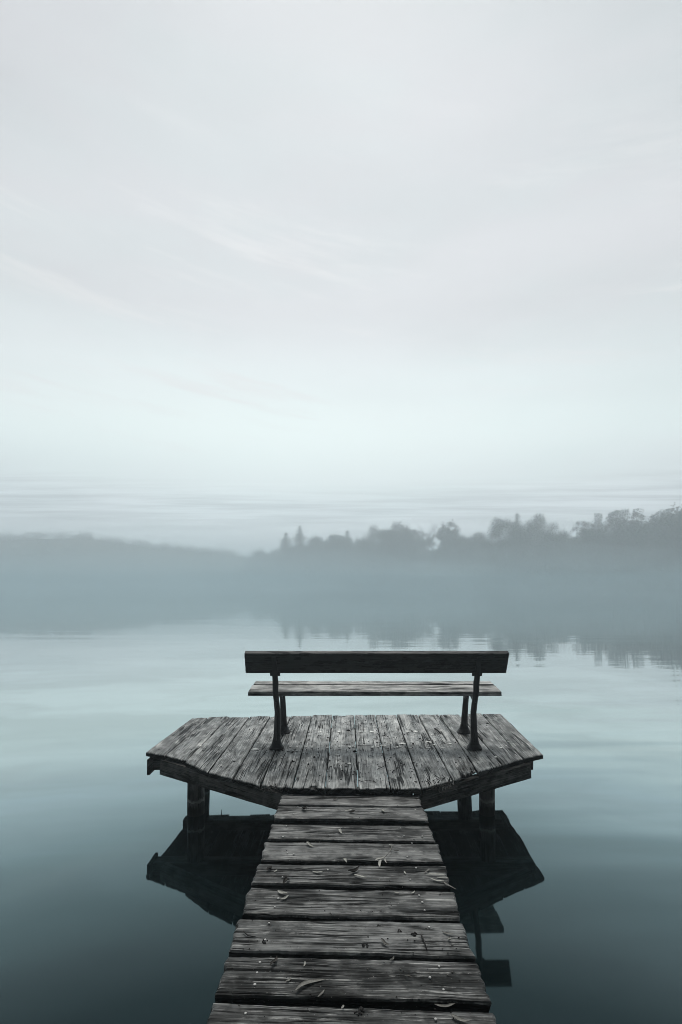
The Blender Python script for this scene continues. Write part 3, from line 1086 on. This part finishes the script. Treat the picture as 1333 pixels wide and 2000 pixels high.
# ------------------------------------------------------------------ fallen leaves, sprigs and crumbs
def leaf_geo(m, L, W, curl=.25, bend=.2, seed=0, twist=0.0):
    """Willow-type leaf in local space, stalk end at -L/2 on x."""
    nu, nv = 9, 4
    rr_ = random.Random(seed)
    ph = rr_.uniform(0, 6)
    top, bot = [], []
    for i in range(nu + 1):
        u = i / nu
        wd = W * .5 * (math.sin(math.pi * min(1, u * .96 + .03)) ** .8) * (1 - .25 * u) + .0006
        for j in range(nv + 1):
            v = j / nv * 2 - 1
            x = (u - .5) * L
            y = v * wd + bend * L * .5 * ((2 * u - 1) ** 2 - .4)
            z = curl * wd * v * v + .10 * L * curl * math.sin(u * 5 + ph) + twist * v * wd * (u - .5)
            top.append((x, y, z))
    zmin = min(p[2] for p in top)
    b0 = len(m.v)
    for x, y, z in top:
        m.v.append(Vector((x, y, z - zmin + .0014)))
    for x, y, z in top:
        m.v.append(Vector((x, y, z - zmin + .0002)))
    off = len(top)
    st = nv + 1
    for i in range(nu):
        for j in range(nv):
            a = b0 + i * st + j
            m.face((a, a + st, a + st + 1, a + 1))
            m.face((a + off, a + off + 1, a + off + st + 1, a + off + st))
    rim = [i * st for i in range(nu + 1)] + [nu * st + j for j in range(1, st)] + [i * st + nv for i in range(nu - 1, -1, -1)] + [j for j in range(nv - 1, 0, -1)]
    for k in range(len(rim)):
        a, b = b0 + rim[k], b0 + rim[(k + 1) % len(rim)]
        m.face((a, b, b + off, a + off))


def add_leaf(zx0, zy0, zx1, zy1, wr, mat, label, z=ZW, curl=.3, bend=.2, name='fallen_leaf', reg=(400, 1540, .45), grp='fallen leaves lying on the walkway', lift=.004):
    """A leaf lying between two photo points."""
    a = G(reg[0] + reg[2] * zx0, reg[1] + reg[2] * zy0, z)
    b = G(reg[0] + reg[2] * zx1, reg[1] + reg[2] * zy1, z)
    L = (b - a).length
    m = MB()
    add_leaf.k += 1
    leaf_geo(m, L, L * wr, curl, bend, add_leaf.k)
    o = m.build(name, mat, smooth=True)
    o.location = (a + b) / 2 + Vector((0, 0, lift))
    o.rotation_euler = (0, 0, math.atan2(b.y - a.y, b.x - a.x))
    return tag(o, label, 'leaf', grp)


add_leaf.k = 0
P, Q, K = M_LEAF_PALE, M_LEAF_MID, M_LEAF_DARK
add_leaf(390, 882, 525, 828, .17, Q, 'largest leaf, long and grey, lying slantwise on the second nearest walkway board', bend=-.25)
add_leaf(494, 912, 522, 880, .20, Q, 'thin grey leaf hanging at the near edge of the board with the largest leaf')
add_leaf(352, 848, 377, 826, .30, Q, 'small folded leaf on the board with the largest leaf')
add_leaf(288, 782, 318, 738, .28, K, 'dark curled leaf beside the three nail heads of the second nearest board', curl=.9)
add_leaf(432, 778, 437, 758, .25, P, 'tiny upright pale sliver of leaf behind the largest leaf', curl=.5)
add_leaf(868, 818, 900, 828, .22, Q, 'small brown-grey stick-like leaf in the crack of the second nearest board', curl=.8)
add_leaf(806, 758, 824, 738, .30, Q, 'short curled leaf poking over a dark gap between boards', curl=.9)
add_leaf(764, 666, 800, 690, .28, Q, 'crumpled grey leaf near the middle of the third nearest board', curl=.8)
add_leaf(1055, 655, 1072, 666, .55, P, 'bright white crumpled petal on the third nearest board', curl=.9)
add_leaf(1030, 628, 1080, 642, .2, Q, 'faint flat leaf just behind the bright white petal')
add_leaf(316, 452, 358, 466, .42, P, 'broad pale leaf, upper of the pale pair on the fourth nearest board', curl=.5)
add_leaf(330, 490, 366, 474, .34, P, 'narrow pale leaf, lower of the pale pair on the fourth nearest board', curl=.6)
add_leaf(897, 462, 913, 450, .25, P, 'thin pale leaf among the nail heads of the fourth nearest board')
add_leaf(820, 456, 845, 458, .25, P, 'flat pale leaf scrap at the far edge of the fourth nearest board')
add_leaf(648, 380, 702, 392, .22, P, 'pale willow leaf under a dark curled leaf on the fifth nearest board')
add_leaf(625, 374, 675, 354, .30, K, 'dark curled leaf lying above a pale willow leaf', curl=1.0)
add_leaf(468, 366, 512, 369, .2, P, 'slim pale leaf alone at mid-board, two boards beyond the pale pair')
add_leaf(272, 364, 292, 344, .45, K, 'small dark curled leaf at one end of the fifth nearest board', curl=.9)
add_leaf(302, 366, 316, 358, .4, P, 'tiny pale leaf next to a small dark curled one')
add_leaf(342, 418, 370, 400, .55, K, 'dark knotty leaf lump on the near edge of the fifth nearest board', curl=1.0)
add_leaf(866, 364, 874, 376, .35, P, 'tiny pale leaf standing on edge near paired nails')
add_leaf(955, 372, 978, 352, .18, Q, 'thin grey leaf behind the two long white leaf blades')
add_leaf(960, 378, 1042, 381, .12, P, 'upper of the two long white leaf blades at the board end', bend=.05)
add_leaf(1008, 390, 1058, 394, .16, P, 'lower and shorter of the two long white leaf blades at the board end', bend=.05)
add_leaf(978, 397, 1040, 410, .14, P, 'pale blade with split tip below the two white blades', bend=.1)
add_leaf(1030, 406, 1088, 446, .10, Q, 'bent grey grass blade hanging over the walkway edge', bend=.25)
add_leaf(606, 308, 614, 330, .42, P, 'bright curled leaf caught on a board edge near the sprig', curl=.8)
add_leaf(440, 243, 474, 260, .28, P, 'pale twisted leaf on the board with the sprig, at its other half', curl=.7)
add_leaf(800, 248, 822, 252, .3, P, 'small pale leaf just beyond the sprig stem tip')
add_leaf(818, 272, 845, 276, .3, K, 'small dark leaf beside the sprig stem')
add_leaf(584, 182, 595, 200, .35, P, 'tiny bright leaf alone on the third farthest board', curl=.6)
add_leaf(612, 103, 640, 94, .3, P, 'pale half of a two-toned leaf pair on the second farthest board')
add_leaf(628, 108, 655, 106, .45, K, 'dark half of a two-toned leaf pair on the second farthest board', curl=.8)
add_leaf(772, 94, 778, 108, .45, P, 'small white leaf on the second farthest board', curl=.6)
add_leaf(425, 88, 442, 100, .6, K, 'dark round leaf on the second farthest board', curl=.9)
add_leaf(715, 22, 740, 34, .5, K, 'dark leaf at the far edge of the last walkway board', curl=.8)
add_leaf(560, 52, 580, 44, .35, K, 'little dark leaf on the last walkway board by the platform')
add_leaf(594, 963, 606, 950, .5, P, 'small pale folded leaf on the nearest board', curl=.8)
add_leaf(1070, 995, 1150, 1020, .26, Q, 'broad pale worn leaf at the corner of the nearest board', curl=.2)
add_leaf(1000, 952, 1100, 942, .16, Q, 'dim leaf lying down in the wide dark gap behind the nearest board', z=ZW - .02)


def sprig(name, pts, r, leaves, label, mat, lmat, z=ZW, reg=(400, 1540, .45), group=None, cat='twig'):
    P3 = [G(reg[0] + reg[2] * a, reg[1] + reg[2] * b, z) + Vector((0, 0, .006 + h)) for a, b, h in pts]
    o = empty(name, P3[0], label, cat, group)
    m = MB()
    m.tube(P3, [r * (1 - .6 * k / (len(P3) - 1)) for k in range(len(P3))], 6)
    m.build('stem', mat, o, smooth=True)
    for (a, b, c, d, wr) in leaves:
        A = G(reg[0] + reg[2] * a, reg[1] + reg[2] * b, z)
        B = G(reg[0] + reg[2] * c, reg[1] + reg[2] * d, z)
        L = (B - A).length
        m = MB()
        leaf_geo(m, L, L * wr, .4, .15, int(a))
        q = m.build('leaf', lmat, smooth=True)
        q.parent = o
        q.location = (A + B) / 2 + Vector((0, 0, .006)) - P3[0]
        q.rotation_euler = (0, 0, math.atan2(B.y - A.y, B.x - A.x))
    return o


sprig('leafy_sprig', [(814, 262, .012), (806, 285, .01), (786, 305, .006), (764, 318, .004), (752, 328, .002)], .0026,
      [(785, 302, 738, 322, .20), (765, 318, 758, 348, .24), (782, 310, 788, 332, .16)],
      'pale sprig with slender leaves across two walkway boards', M_LEAF_MID, P, cat='sprig')


def twig(pts, r, label, mat=None, z=ZW, reg=(400, 1540, .45), name='twig', grp='dark twigs on the jetty'):
    P3 = [G(reg[0] + reg[2] * a, reg[1] + reg[2] * b, z) + Vector((0, 0, .004 + h)) for a, b, h in pts]
    m = MB()
    m.tube([p for p in P3], [r * (1 - .5 * k / (len(P3) - 1)) for k in range(len(P3))], 6)
    o = m.build(name, mat or M_CRUMB, origin=P3[0], smooth=True)
    return tag(o, label, 'twig', grp)


twig([(168, 628, .004), (190, 645, .002), (222, 650, .002)], .0030, 'thin black forked twig near the end of the third nearest board')
twig([(940, 645, .006), (952, 668, .003), (966, 708, .002)], .0036, 'straight dark twig lying along the view on the third nearest board')
R5 = (520, 1380, .2326)
twig([(775, 622, 0), (800, 638, .004), (860, 630, .006), (918, 636, 0)], .0024, 'crooked dark twig across one platform board near the walkway', z=ZP, reg=R5)
twig([(770, 330, 0), (830, 332, .004), (905, 336, 0)], .0024, 'dark twig on the platform among white spots', z=ZP, reg=R5)
twig([(935, 530, 0), (985, 515, .006), (1002, 488, .002)], .003, 'curved dark twig beside the littered gap in the platform', z=ZP, reg=R5)
R6 = (790, 1380, .2176)
twig([(275, 205, .004), (300, 222, .006), (325, 245, 0)], .008, 'short thick dark stick on the platform between the bench legs', z=ZP, reg=R6)
# sticks of reed caught under the platform, showing against the water
for (x, y, z0, z1, lx, lab) in ((-1.26, 5.02, ZB - .02, .315, .0, 'thin straight stick hanging under the rear platform edge beside the post'),
                               (-.95, 4.99, ZB - .05, .37, .09, 'bent little stick hanging under the middle of the rear platform edge'),
                               (.93, 4.99, ZB - .05, .37, .11, 'thin slanting stick under the platform beside the rear post'),
                               (1.245, 5.01, ZB - .05, .38, -.09, 'short slanting stick under the platform between two posts')):
    m = MB()
    m.tube([Vector((x, y, z0)), Vector((x + lx * .5, y, (z0 + z1) / 2 + .01)), Vector((x + lx, y, z1))], [.006, .005, .002], 6)
    tag(m.build('hanging_stick', M_CRUMB, origin=(x, y, z0), smooth=True), lab, 'twig', 'sticks hanging under the platform')


def clump(zx, zy, r, label, z=ZW, reg=(400, 1540, .45), seed=0):
    c = G(reg[0] + reg[2] * zx, reg[1] + reg[2] * zy, z)
    rc_ = random.Random(seed)
    m = MB()
    for k in range(16):
        a = rc_.uniform(0, 6.28)
        d = r * .75 * math.sqrt(rc_.random())
        p = c + Vector((math.cos(a) * d, math.sin(a) * d * .9, .003))
        s_ = r * rc_.uniform(.10, .24)
        m.blob(p, s_, s_, s_ * .9, seed * 31 + k, 8)
    o = m.build('seed_clump', M_CRUMB, origin=c)
    return tag(o, label, 'seed clump', 'dark crumbly clumps on the walkway')


clump(672, 972, .022, 'largest black crumbly clump, on the nearest board', seed=1)
clump(695, 685, .018, 'black crumbly clump at mid-board just behind a dark gap', seed=2)
clump(910, 635, .016, 'dark brown clump beside the straight dark twig', seed=3)
clump(755, 597, .012, 'small black clump at the far edge of the third nearest board', seed=4)
clump(845, 622, .012, 'faint scattered dark crumbs midway between two clumps', seed=5)
clump(262, 668, .016, 'dark elongated smear of crumbs near a nail head on the third nearest board', seed=6)

# countless bits of bark, catkins and dust strewn over the platform
lb = MB()
lr = random.Random(21)
for k in range(520):
    if lr.random() < .7:
        px, py = lr.gauss(735, 90), lr.uniform(1402, 1535)
    else:
        px, py = lr.uniform(420, 960), lr.uniform(1405, 1500)
    q = G(px, py, ZP)
    fy = 3.46 + max(0, abs(q.x + .05) - .55) * .64
    if q.y < fy + .06 or q.y > 5.24 or abs(q.x) > 1.45:
        continue
    s_ = lr.uniform(.0012, .0042) * (2 if lr.random() < .08 else 1)
    if lr.random() < .4:
        d = Vector((lr.gauss(0, 1), lr.gauss(0, 1), 0)).normalized() * s_ * lr.uniform(2, 5)
        lb.tube([q + Vector((0, 0, .004)) - d, q + Vector((0, 0, .007)), q + Vector((0, 0, .004)) + d], [s_ * .35, s_ * .5, s_ * .25], 5)
    else:
        lb.blob(q + Vector((0, 0, .002)), s_ * lr.uniform(1, 2.2), s_ * lr.uniform(.8, 1.6), s_ * 1.1, k, 7)
for k in range(260):
    t = lr.random()
    a = G(400 + .45 * lr.uniform(40, 1230), 1540 + .45 * lr.uniform(40, 1000), ZW)
    if not -.44 < a.x < .44:
        continue
    s_ = lr.uniform(.0008, .0024)
    lb.cur_mi = 1 if lr.random() < .4 else 0
    lb.blob(a + Vector((0, 0, .002)), s_ * lr.uniform(1, 2.4), s_, s_, k, 6)
tag(lb.build('leaf_litter', [M_CRUMB, M_LEAF_MID]), 'fine dark crumbs and bark bits strewn over the jetty boards', 'litter', kind='stuff')


# ------------------------------------------------------------------ air: haze over everything, mist lying on the water
def volume_box(name, lo, hi, color, density, aniso, label, cat):
    m, t, out = material(name + '_air')
    v = t.new('ShaderNodeVolumePrincipled', {'Color': (*color, 1), 'Density': density, 'Anisotropy': aniso})
    t.l.new(v.outputs[0], out.inputs['Volume'])
    b = MB()
    b.box(lo, hi)
    return tag(b.build(name, m), label, cat, kind='stuff')


volume_box('haze', (-560, -70, -1.8), (560, 520, 26), (.84, .935, .985), .0054, .6, 'thin grey haze over the whole lake', 'haze')

# mist thins out upwards: sheets of one even density each, the lower the thicker
for k, (h, y0, d) in enumerate(((2.6, 34, .0050), (3.4, 40, .0040), (4.4, 47, .0034), (5.6, 56, .0028), (7.2, 66, .0024), (9.2, 74, .0020), (11.5, 80, .0015))):
    e = k * 4
    volume_box('mist', (-548 + e, y0, -1.5 + k * .06), (548 - e, 512 - e, h), (.42, .575, .63), d, .35,
               ('lowest, densest sheet of mist lying on the lake', 'low mist sheet resting on the water', 'mist sheet over the middle of the lake', 'mist drifting before the reeds',
                'mist hiding the foot of the trees', 'thin mist at the height of the lower crowns', 'topmost thin veil of mist before the tree crowns')[k], 'mist')


def mist_bank(x, y, z, rx, ry, rz, density, label):
    """A wisp of mist: a lumpy lens-shaped body of even density."""
    m, t, out = material('mist_wisp_air')
    v = t.new('ShaderNodeVolumePrincipled', {'Color': (.60, .74, .79, 1), 'Density': density, 'Anisotropy': .35})
    t.l.new(v.outputs[0], out.inputs['Volume'])
    bm = bmesh.new()
    bmesh.ops.create_icosphere(bm, subdivisions=5, radius=1)
    for p in bm.verts:
        q = p.co * (1 + .30 * noise.noise(p.co * 1.7 + Vector((x * .1, y * .1, 0))) + .12 * noise.noise(p.co * 4.5))
        p.co = Vector((q.x * rx, q.y * ry, q.z * rz))
    me = bpy.data.meshes.new('mist')
    bm.to_mesh(me)
    bm.free()
    me.materials.append(m)
    o = bpy.data.objects.new('mist', me)
    COL.objects.link(o)
    o.location = (x, y, z)
    return tag(o, label, 'mist', kind='stuff')


mist_bank(-52, 120, 5.5, 30, 10, 3.0, .006, 'wisp of mist before the wooded ridge')
mist_bank(-8, 112, 6.0, 22, 9, 2.6, .006, 'wisp of mist before the twin conifers')
mist_bank(14, 100, 3.5, 16, 9, 2.2, .006, 'wisp of mist below the domed trees')
mist_bank(38, 86, 6.0, 16, 8, 2.4, .006, 'wisp of mist before the twin-topped clump of trees')
mist_bank(56, 72, 2.5, 18, 8, 2.0, .006, 'wisp of mist before the airy trees')
mist_bank(-25, 62, .8, 26, 8, 1.3, .006, 'low wisp of mist on the open water')
